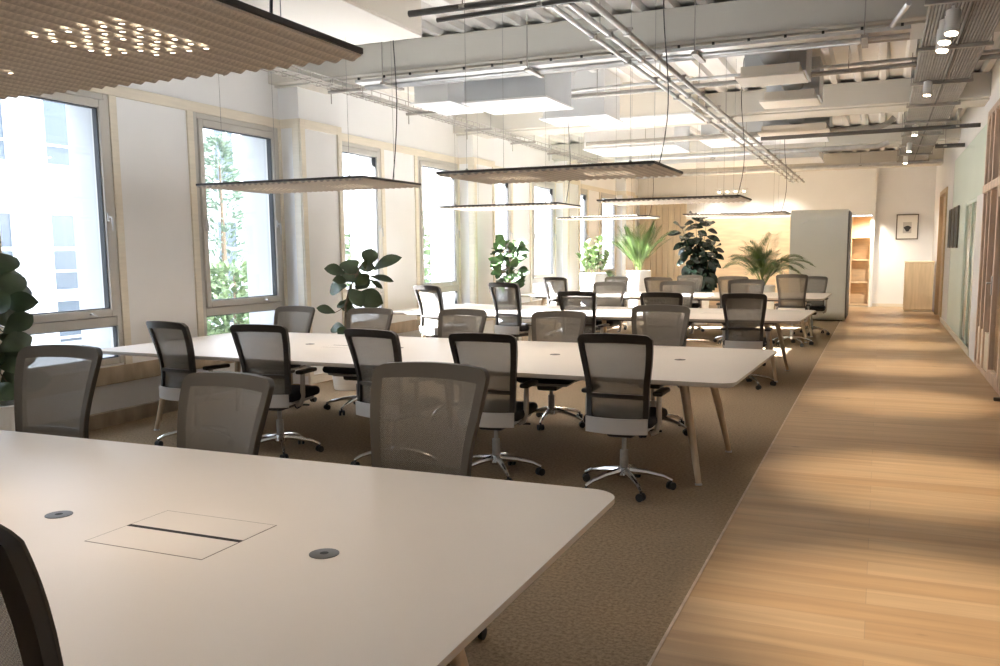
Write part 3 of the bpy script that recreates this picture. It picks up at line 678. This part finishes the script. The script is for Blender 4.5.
def fancoil(label, x0, x1, y0, zp):
    t = thing('fan_coil', label, 'air unit', ((x0 + x1) / 2, y0, 3.3)); w = (x1 - x0) / 2
    b = nb(); box(b, -w, w, .25, .95, .04, ZC - 3.3, .006, 1); obj('casing', b, 'unitgrey', t)
    b = nb(); tube(b, [(0, .26, .22), (0, .05, .22), (.02, -.12, .24), (.06, -.22, .36)], .14, 20); obj('round_duct', b, 'unitgrey', t)
    b = nb(); box(b, -w - .02, w + .02, -.25, .30, -.08, -.055, .004, 1); box(b, -w + .03, w - .03, -.2, .25, -.055, .04); obj('grille_box', b, 'unitbeige', t)
    return t
fancoil('grey fan coil with round duct just past the first beam', -1.40, -.78, 9.6, 3.2)
fancoil('grey fan coil with round duct, second from the camera', -1.36, -.75, 11.2, 3.2)
fancoil('grey fan coil with round duct beyond the second beam', -1.74, -.78, 14.15, 3.2)
t = thing('track_light_bar', 'short ceiling bar with four small warm spotlights, far end', 'spotlight', (-3.05, 20.0, 2.78))
b = nb(); box(b, -.36, .36, -.015, .015, .03, .055); tube(b, [(-.3, 0, .05), (-.3, 0, ZC - 2.78)], .005, 6); tube(b, [(.3, 0, .05), (.3, 0, ZC - 2.78)], .005, 6); obj('bar', b, 'spotbody', t)
for k in range(4):
    b = nb(); x = -.26 + .175 * k; tube(b, [(x, 0, .035), (x, -.01, -.01)], .032, 12); sb = obj('spot_head', b, 'spotbody', t)
    b = nb(); tube(b, [(x, -.0105, -.0105), (x, -.0115, -.016)], .027, 12); obj('spot_lens', b, 'spotlens', sb)

# ------------------------------------------------------------------ far furniture
t = thing('phone_booth', 'large pale grey rounded phone booth near the far end', 'booth', (-1.2, 20.75, 0))
b = nb(); yz = rrect(-1.0, .75, .02, 2.33, .22, 8); 
a = [b.verts.new((-.58, y, z)) for y, z in yz]; c = [b.verts.new((.55, y, z)) for y, z in yz]
b.faces.new(a); b.faces.new(c[::-1])
for i in range(len(yz)): b.faces.new((a[i], c[i], c[(i + 1) % len(yz)], a[(i + 1) % len(yz)]))
obj('shell', b, 'pod', t)
b = nb(); yz2 = rrect(-.97, .72, .05, 2.30, .2, 8); a = [b.verts.new((.55, y, z)) for y, z in yz2]; c = [b.verts.new((.575, y, z)) for y, z in yz2]
b.faces.new(a); b.faces.new(c[::-1])
for i in range(len(yz2)): b.faces.new((a[i], c[i], c[(i + 1) % len(yz2)], a[(i + 1) % len(yz2)]))
obj('side_edge', b, 'poddark', t)
b = nb(); box(b, -.5, .5, -.7, .5, 0, .03); obj('base', b, 'poddark', t)
b = nb(); tube(b, [(-.36, -1.003, 2.05), (-.30, -1.012, 2.07), (-.24, -1.003, 2.10)], .012, 8); obj('wall_hook', b, 'unit', t)
t = thing('bookcase', 'tall lit plywood bookcase in the recess right of the booth', 'bookcase', (-.49, 25.05, 0))
b = nb(); box(b, -.24, -.215, -.15, .2, .04, 2.34); box(b, .215, .24, -.15, .2, .04, 2.34); obj('side_panel', b, 'shelfwood', t)
b = nb(); box(b, -.24, .24, .2, .22, .04, 2.34); obj('back_panel', b, 'shelfwood', t)
for z in (.04, .62, 1.2, 1.78, 2.32):
    b = nb(); box(b, -.215, .215, -.15, .2, z, z + .025); obj('shelf', b, 'shelfwood', t)
b = nb(); box(b, -.24, .24, -.13, .2, 0, .04); obj('plinth', b, 'pine', t)
t = thing('sideboard', 'oak sideboard at the far right end of the corridor', 'cabinet', (.86, 23.45, 0))
b = nb(); box(b, -.32, .30, -.22, .25, .05, 1.17, .004, 1); obj('body', b, 'cab', t)
b = nb(); box(b, -.33, .31, -.245, .26, 1.17, 1.2, .004, 1); obj('top', b, 'shelfwood', t)
b = nb(); box(b, -.315, .295, -.24, -.22, .06, 1.165, .003, 1); obj('door', b, 'cab', t)
b = nb(); box(b, -.31, .29, -.2, .24, 0, .05); obj('plinth', b, 'pine', t)
t = thing('framed_print', 'small framed print with a black blot on the far wall', 'picture', (.59, 25.19, 2.05))
b = nb()
for q in ((-.26, -.235, -.32, .32), (.235, .26, -.32, .32), (-.235, .235, -.32, -.295), (-.235, .235, .295, .32)): box(b, q[0], q[1], -.03, 0, q[2], q[3])
obj('frame', b, 'goldframe', t, False)
b = nb(); box(b, -.235, .235, -.012, -.002, -.295, .295); obj('mount', b, 'paper', t, False)
b = nb(); box(b, -.10, .10, -.014, -.012, -.16, .12); obj('sheet', b, 'apron', t, False)
b = nb(); prism(b, [(.075 * math.cos(a) * (1 + .3 * math.sin(3 * a)), .075 * math.sin(a)) for a in [2 * PI * k / 20 for k in range(20)]], 0, .002); bl = obj('ink_blot', b, 'ink', t, False); bl.rotation_euler = (PI / 2, 0, 0); bl.location = (.005, -.0142, -.045)
for k, (y, w) in enumerate(((17.25, .42), (18.05, .42), (18.85, .42))):
    lab = ['dark framed panel on mint wall, nearest of three', 'dark framed panel on mint wall, middle of three', 'dark framed panel on mint wall, farthest of three'][k]
    t = thing('wall_panel', lab, 'picture', (XR - .002, y + .1, 1.87), 0, 'dark panels on the mint wall')
    b = nb(); box(b, -.03, 0, -w / 2 - .06, w / 2 + .06, -.36, .36, .003, 1); obj('frame', b, 'goldframe', t)
    b = nb(); box(b, -.034, -.03, -w / 2, w / 2, -.34, .34); obj('panel_face', b, 'ink', t, False)
b = nb(); box(b, -.04, .04, -.06, 0, -.09, .09, .01, 2); tag(obj('emergency_light', b, 'unit', loc=(1.1, 25.2, 3.12)), 'little white emergency light box high on the far wall', 'light')

# ------------------------------------------------------------------ plants
def leaf(bm, base, tip, w, up, shape='obovate', fold=.25, curl=.12, n=6, mi=0):
    """one leaf as a cupped blade from base to tip; up: side the upper face looks to"""
    base, tip, up = Vector(base), Vector(tip), Vector(up)
    ax = tip - base; L = ax.length; d = ax.normalized(); s = d.cross(up)
    s = s.normalized() if s.length > 1e-4 else frame_of(d)[0]; u = s.cross(d).normalized()
    rows = []
    for i in range(n + 1):
        t = i / n
        if shape == 'obovate': k = math.sin(PI * min(1, t ** 1.35 * .97 + .03)) ** .75
        elif shape == 'oval': k = math.sin(PI * (t * .96 + .02)) ** .8
        else: k = math.sin(PI * (t * .98 + .02)) ** .6 * (1 - .5 * t)
        c = base + d * L * t + u * (L * curl * math.sin(PI * t) - L * curl * .9 * t * t)
        hw = w / 2 * k
        rows.append([bm.verts.new(c - s * hw + u * hw * fold), bm.verts.new(c), bm.verts.new(c + s * hw + u * hw * fold)])
    for a, b2 in zip(rows, rows[1:]):
        for k in (0, 1): bm.faces.new((a[k], a[k + 1], b2[k + 1], b2[k])).material_index = mi
def rndv(r): return Vector((r.uniform(-1, 1), r.uniform(-1, 1), r.uniform(-1, 1)))
def planter(t, r0, r1, h, square=False):
    bm = nb()
    if square:
        a = [bm.verts.new(p) for p in [(-r0, -r0, 0), (r0, -r0, 0), (r0, r0, 0), (-r0, r0, 0)]]
        for (x0, x1, y0, y1) in ((-r1, r1, -r1, -r1 + .03), (-r1, r1, r1 - .03, r1), (-r1, -r1 + .03, -r1 + .03, r1 - .03), (r1 - .03, r1, -r1 + .03, r1 - .03)): box(bm, x0, x1, y0, y1, 0, h, .004, 1)
        bm.faces.new(a)
    else: lathe(bm, [(r0 * .96, 0), (r0, .02), (r1, h - .01), (r1 - .006, h), (r1 - .03, h), (r1 - .04, h - .07), (.01, h - .07)], 36)
    obj('planter', bm, 'planter', t)
    bm = nb()
    if square: box(bm, -r1 + .03, r1 - .03, -r1 + .03, r1 - .03, h - .1, h - .06)
    else: lathe(bm, [(r1 - .05, h - .09), (r1 - .042, h - .055), (.02, h - .04)], 24)
    obj('soil', bm, 'soil', t)
# fiddle leaf fig in front of the third window
PX = .00186
def fig(label, loc, rz, leaves, stem, leafm, pot, seed, ys=.12):
    r = random.Random(seed); t = thing('potted_fig', label, 'plant', loc, rz, 'potted plants'); planter(t, *pot)
    bm = nb(); tube(bm, stem, [.016 - .010 * i / len(stem) for i in range(len(stem))], 8)
    lb = nb()
    for (bx, bz, tx, tz, w) in leaves:
        y0 = r.uniform(-ys, ys) * .5; y1 = y0 + r.uniform(-ys, ys)
        bb, tt = Vector((bx, y0, bz)), Vector((tx, y1, tz))
        up = Vector((r.uniform(-.3, .3), -1, r.uniform(.1, .7)))
        leaf(lb, bb, tt, w, up, 'obovate', .22, .10, 8)
        near = min((Vector(p) for p in stem), key=lambda p: (p - bb).length)
        tube(bm, [near, (near + bb) / 2 + Vector((0, 0, -.01)), bb], .004, 5, False)
    obj('stem', bm, 'bark', t); obj('foliage', lb, leafm, t, angle=80)
    return t
L2 = [(405, 190, 425, 85, 80), (440, 215, 590, 135, 62), (420, 255, 545, 282, 34), (412, 272, 485, 330, 26), (310, 240, 285, 150, 95), (265, 235, 155, 200, 60),
      (275, 280, 200, 270, 46), (275, 310, 170, 345, 75), (360, 290, 255, 215, 100), (330, 365, 480, 415, 100), (330, 330, 400, 245, 80), (200, 470, 100, 435, 45),
      (265, 575, 170, 570, 62), (270, 440, 215, 420, 40), (300, 380, 250, 470, 70), (350, 200, 440, 200, 60), (290, 330, 360, 430, 80), (270, 560, 210, 600, 40), (275, 480, 320, 440, 50), (400, 200, 370, 170, 45), (345, 300, 300, 230, 80), (390, 300, 350, 240, 70)]
def cv(v): return [((a - 265) * PX, (640 - bb) * PX + .55, (c - 265) * PX * 1.04, (640 - dd) * PX + .55, w * PX * 1.3) for a, bb, c, dd, w in v]
fig('fiddle leaf fig against the pillar behind the second desk', (-5.52, 8.48, 0), R(33), cv(L2), [(0, 0, .4), (-.01, .01, .7), (.0, .0, .95), (.06, .01, 1.15), (.14, 0, 1.3), (.2, .02, 1.42)], 'fiddle', (.16, .2, .42), 3)
# dark fig at the left picture edge
r = random.Random(11); L1 = []
for k in range(30):
    z = .52 + .9 * (k / 30); a = r.uniform(0, 2 * PI); bx = r.uniform(-.03, .06); ln = r.uniform(.16, .27); s = math.cos(a)
    L1.append((bx + .05 * s, z, bx + .05 * s + ln * s, z + r.uniform(-.1, .15), r.uniform(.14, .20)))
L1 += [(.05, 1.22, .25, 1.40, .17), (.05, 1.12, .24, 1.20, .13), (.05, .98, .17, .92, .12), (.03, .80, .2, .74, .13)]
fig('dark fig plant at the left picture edge before the big window', (-5.72, 4.27, 0), R(52), L1, [(0, 0, .4), (.01, 0, .8), (.02, .01, 1.1), (.03, 0, 1.42)], 'fiddle', (.17, .21, .50), 5, .2)
# bushy bright fig between the windows, past the second pillar
r = random.Random(21); L3 = []
for k in range(95):
    z = r.uniform(.95, 1.72); rad = .30 * math.sqrt(max(.05, 1 - ((z - 1.3) / .5) ** 2)); a = r.uniform(0, 2 * PI); s = math.cos(a)
    bx = rad * .5 * s; L3.append((bx, z - .04, bx + r.uniform(.10, .17) * s, z + r.uniform(-.05, .12), r.uniform(.12, .16)))
fig('bushy bright green fig by the second window pair', (-5.55, 13.35, 0), R(24), L3, [(0, 0, .5), (.01, 0, .9), (0, .01, 1.3), (.02, 0, 1.65)], 'bright', (.19, .23, .60), 6, .5)
# grey green rosette plant in a white planter
def rosette(label, loc, rz, seed):
    r = random.Random(seed); t = thing('potted_rubber_plant', label, 'plant', loc, rz, 'potted plants'); planter(t, .27, .31, 1.07)
    st = nb(); lb = nb()
    for bx, by, h in ((-.14, 0, .62), (.08, .05, .76), (-.03, -.1, .45), (.2, -.05, .42), (.0, .12, .55), (-.24, .05, .38)):
        top = Vector((bx * 1.3, by * 1.5, 1.0 + h)); tube(st, [(bx * .4, by * .4, 1.0), (bx, by, 1.0 + h * .5), top], .009, 6)
        for k in range(17):
            s = .25 + .75 * k / 16; p = Vector((bx * (.4 + .9 * s), by * (.4 + 1.1 * s), 1.0 + h * s)); a = k * 2.4 + r.uniform(-.3, .3); el = .15 + .9 * s
            d = Vector((math.cos(a), math.sin(a), el)).normalized(); leaf(lb, p, p + d * r.uniform(.17, .25), .095, Vector((0, 0, 1)) - d * .5, 'oval', .2, .08, 6)
    for k in range(5): 
        a = -.4 + k * .2; leaf(lb, (.2, -.15, 1.1), (.36 + .03 * k, -.2 + .05 * k, .93 + .03 * k), .07, (0, -.5, 1), 'oval', .2, .1, 6)
    obj('stem', st, 'greenstem', t); obj('foliage', lb, 'ficus', t, angle=80)
rosette('grey green shrub in white planter, beside the last windows', (-5.43, 17.7, 0), R(17), 4)
def palm(label, loc, rz, seed, nfr, length, spread, lm, pot, base_z, droop, nl=22, ll=.26, lw=.016):
    r = random.Random(seed); t = thing('potted_palm', label, 'plant', loc, rz, 'potted plants'); planter(t, *pot)
    st = nb(); lb = nb()
    for f in range(nfr):
        a = 2 * PI * f / nfr + r.uniform(-.3, .3); sp = spread * r.uniform(.35, 1.0); Lf = length * r.uniform(.7, 1.05); pts = []
        for i in range(15):
            s = i / 14; hor = sp * Lf * (s ** 1.5); ver = Lf * s * math.sqrt(max(.05, 1 - sp * sp * .5)) - droop * sp * Lf * s ** 3.2
            pts.append(Vector((hor * math.cos(a) + .03 * math.cos(a * 3), hor * math.sin(a), base_z + ver)))
        tube(st, pts, [.007 * (1 - .8 * i / 14) + .001 for i in range(15)], 5)
        for k in range(nl):
            s = .30 + .70 * (k + .5) / nl; i = min(13, int(s * 14)); p = pts[i].lerp(pts[i + 1], s * 14 - i); d = (pts[i + 1] - pts[i]).normalized()
            sd = d.cross(Vector((0, 0, 1))); sd = sd.normalized() if sd.length > .05 else Vector((-math.sin(a), math.cos(a), 0)); l = ll * (.55 + .6 * math.sin(PI * min(1, (s - .22) * 1.15))) * r.uniform(.85, 1.1)
            for q in (-1, 1):
                dd = (sd * q * .75 + d * .75 + Vector((0, 0, -.15 - droop * .15))).normalized(); leaf(lb, p, p + dd * l, lw, Vector((0, 0, 1)), 'lance', .3, -.10, 4)
    obj('stem', st, 'greenstem', t); obj('foliage', lb, lm, t, angle=80)
palm('upright fresh green palm in white planter behind the farthest desk', (-4.52, 17.75, 0), R(15), 5, 22, 1.05, .62, 'palm', (.22, .25, 1.12), 1.05, .25, 22, .30, .020)
palm('arching areca palm beside the grey booth', (-2.17, 18.5, 0), R(8), 9, 30, 1.32, .74, 'areca', (.22, .25, .80), .72, .72, 38, .25, .015)
# dark rubber plant
r = random.Random(31); t = thing('potted_rubber_plant', 'tall dark rubber plant with drooping leaves, behind the farthest desk', 'plant', (-3.42, 18.3, 0), R(13), 'potted plants'); planter(t, .20, .24, .60)
st = nb(); lb = nb()
for bx, by, h, lean in ((-.02, 0, 1.68, -.05), (.05, .03, 1.55, .10), (-.06, -.04, 1.45, -.28), (.1, -.05, 1.1, .22)):
    pts = [Vector((bx + lean * (s / 8) ** 2, by + .1 * lean * s / 8, .52 + h * s / 8)) for s in range(9)]; tube(st, pts, [.011 - .0008 * s for s in range(9)], 6)
    for k in range(34):
        s = .22 + .78 * k / 33; i = min(7, int(s * 8)); p = pts[i].lerp(pts[i + 1], s * 8 - i); a = k * 2.4 + r.uniform(-.4, .4); el = -1.0 + 1.3 * (k / 33) ** 3 + r.uniform(-.15, .2)
        d = Vector((math.cos(a), math.sin(a), el)).normalized(); b0 = p + d * .05; leaf(lb, b0, b0 + d * r.uniform(.22, .31), .145, Vector((0, 0, .7)) - d * d.z + Vector((0, -.9, 0)), 'oval', .18, .05, 7)
for (x, z, tx, tz) in ((.12, 1.0, .2, .78), (.18, .98, .32, .82), (.05, .95, .08, .74), (.22, 1.15, .38, 1.2), (.2, 1.3, .3, 1.12)): leaf(lb, (x, -.2, z), (tx, -.26, tz), .11, (0, -1, .4), 'oval', .15, .05, 7)
obj('stem', st, 'bark', t); obj('foliage', lb, 'rubberleaf', t, angle=80)

# ------------------------------------------------------------------ outside
b = nb(); box(b, -60, XW - .5, -40, 70, -.6, -.4); struct('ground', b, 'ground')
t = thing('opposite_building', 'white rendered building with small windows across the courtyard', 'building', (-17, 18, -.4))
b = nb(); box(b, -6, 0, -12.4, 40, 0, 6.7); box(b, -.05, .02, -12.4, 40, 2.05, 2.13); obj('facade', b, 'facade', t, False)
b = nb(); box(b, -6, -.02, -50, -12.5, 0, 16); obj('sun_block_wing', b, 'facade', t, False)  # unseen tall block, added to keep the sun off the nearer desks
for z in (-.35, 1.15, 3.92):
    for k in range(2, 26):
        y = 14.35 - 18 + 1.8 * (k - 12); wd = .85
        hh = 1.72 if z > 0 else 1.3
        b = nb(); box(b, -.02, .008, y, y + wd, z, z + hh); f = obj('pane', b, 'paneblue', t, False)
        b = nb()
        for q in ((y - .05, y + .02, z, z + hh), (y + wd - .02, y + wd + .05, z, z + hh), (y, y + wd, z + hh - .03, z + hh + .05), (y, y + wd, z - .06, z + .03), (y, y + wd, z + .42, z + .47)): box(b, .0, .05, *q)
        obj('window_frame', b, 'whiteframe', f, False)
def tree(label, loc, h, r0, seed, lm, cone, group, n=1500):
    r = random.Random(seed); t = thing('garden_tree', label, 'tree', loc, 0, group)
    b = nb(); tube(b, [(0, 0, 0), (.03, 0, h * .5), (0, .02, h * .9)], [.07, .05, .015], 8); obj('trunk', b, 'bark', t)
    b = nb()
    for k in range(n):
        z = h * (.12 + .88 * r.random() ** 1.2); s = z / h; rad = r0 * ((1 - s) ** .8 + .04 if cone else math.sqrt(max(.02, 1 - (2 * s - 1.05) ** 2))) * math.sqrt(r.random()); a = r.uniform(0, 2 * PI)
        p = Vector((rad * math.cos(a), rad * math.sin(a), z)); d = Vector((math.cos(a), math.sin(a), r.uniform(-.2, .8))).normalized()
        leaf(b, p, p + d * r.uniform(.14, .26), .05 if cone else .10, rndv(r), 'oval', .2, .05, 3)
    obj('foliage', b, lm, t, angle=80)
tree('slim conifer in the courtyard behind the second window', (-12.5, 14.7, -.4), 4.3, 1.15, 1, 'conifer', True, 'courtyard trees', 1700)
tree('round green bush below the courtyard conifer', (-10.1, 12.1, -.4), 1.75, .9, 2, 'hedge', False, 'courtyard trees')
tree('leafy tree outside the third window', (-10.6, 18.3, -.4), 3.0, 1.1, 3, 'hedge', False, 'courtyard trees')
tree('leafy tree outside the fourth window', (-10.3, 22.8, -.4), 2.9, .9, 4, 'conifer', False, 'courtyard trees')

# ------------------------------------------------------------------ light
w = bpy.data.worlds.new('sky'); scene.world = w; w.use_nodes = True
bg = w.node_tree.nodes['Background']; bg.inputs[0].default_value = (.72, .83, 1.0, 1); bg.inputs[1].default_value = 8.0
s = bpy.data.lights.new('sun', 'SUN'); s.energy = 140; s.angle = R(.6); s.color = (.95, .97, 1)
so = bpy.data.objects.new('sun', s); COL.objects.link(so); so.location = (-20, 0, 12)
so.rotation_euler = Vector((math.cos(R(27)) * math.cos(R(13)), math.cos(R(27)) * math.sin(R(13)), -math.sin(R(27)))).to_track_quat('-Z', 'Y').to_euler()
for y0, y1 in WIN:
    l = bpy.data.lights.new('window_portal', 'AREA'); l.shape = 'RECTANGLE'; l.size = ZH - ZS; l.size_y = y1 - y0; l.cycles.is_portal = True
    o = bpy.data.objects.new('window_portal', l); COL.objects.link(o); o.location = (XW - .52, (y0 + y1) / 2, (ZS + ZH) / 2); o.rotation_euler = (0, -PI / 2, 0)
def area(name, loc, rot, sx, sy, e, col):
    l = bpy.data.lights.new(name, 'AREA'); l.shape = 'RECTANGLE'; l.size = sx; l.size_y = sy; l.energy = e; l.color = col
    o = bpy.data.objects.new(name, l); COL.objects.link(o); o.location = loc; o.rotation_euler = rot; return o
lamp_spot(-.32, 24.6, 2.3, 110, 120, 1, (-.4, 25.2, 1.0), (1, .86, .68))
for x in (-4.2, -3.2, -2.4): lamp_spot(x, 24.2, 3.2, 70, 100, 1, (x, 24.9, 1.0), (1, .95, .87))

# ------------------------------------------------------------------ camera
cam = bpy.data.cameras.new('camera'); co = bpy.data.objects.new('camera', cam); COL.objects.link(co); scene.camera = co
yaw, pitch, roll = R(23.20637), R(-7.25503), R(-.594889); f = 884.98; cyy = 364.22
fw = Vector((-math.sin(yaw) * math.cos(pitch), math.cos(yaw) * math.cos(pitch), math.sin(pitch))); rt = Vector((math.cos(yaw), math.sin(yaw), 0)); up = rt.cross(fw)
r2 = rt * math.cos(roll) + up * math.sin(roll); u2 = -rt * math.sin(roll) + up * math.cos(roll)
co.matrix_world = Matrix(((r2.x, u2.x, -fw.x, 0), (r2.y, u2.y, -fw.y, 0), (r2.z, u2.z, -fw.z, 1.53), (0, 0, 0, 1)))
cam.sensor_fit = 'HORIZONTAL'; cam.sensor_width = 36; cam.lens = f * 36 / 1000; cam.shift_y = (cyy - 333) / 1000; cam.clip_start = .05; cam.clip_end = 300
scene.view_settings.view_transform = 'Standard'; scene.view_settings.look = 'None'; scene.view_settings.gamma = 1; scene.view_settings.use_curve_mapping = False
scene.view_settings.exposure = .45
try:
    scene.cycles.use_denoising = True; scene.cycles.max_bounces = 10; scene.cycles.diffuse_bounces = 6; scene.cycles.transparent_max_bounces = 24; scene.cycles.sample_clamp_indirect = 8
except Exception: pass
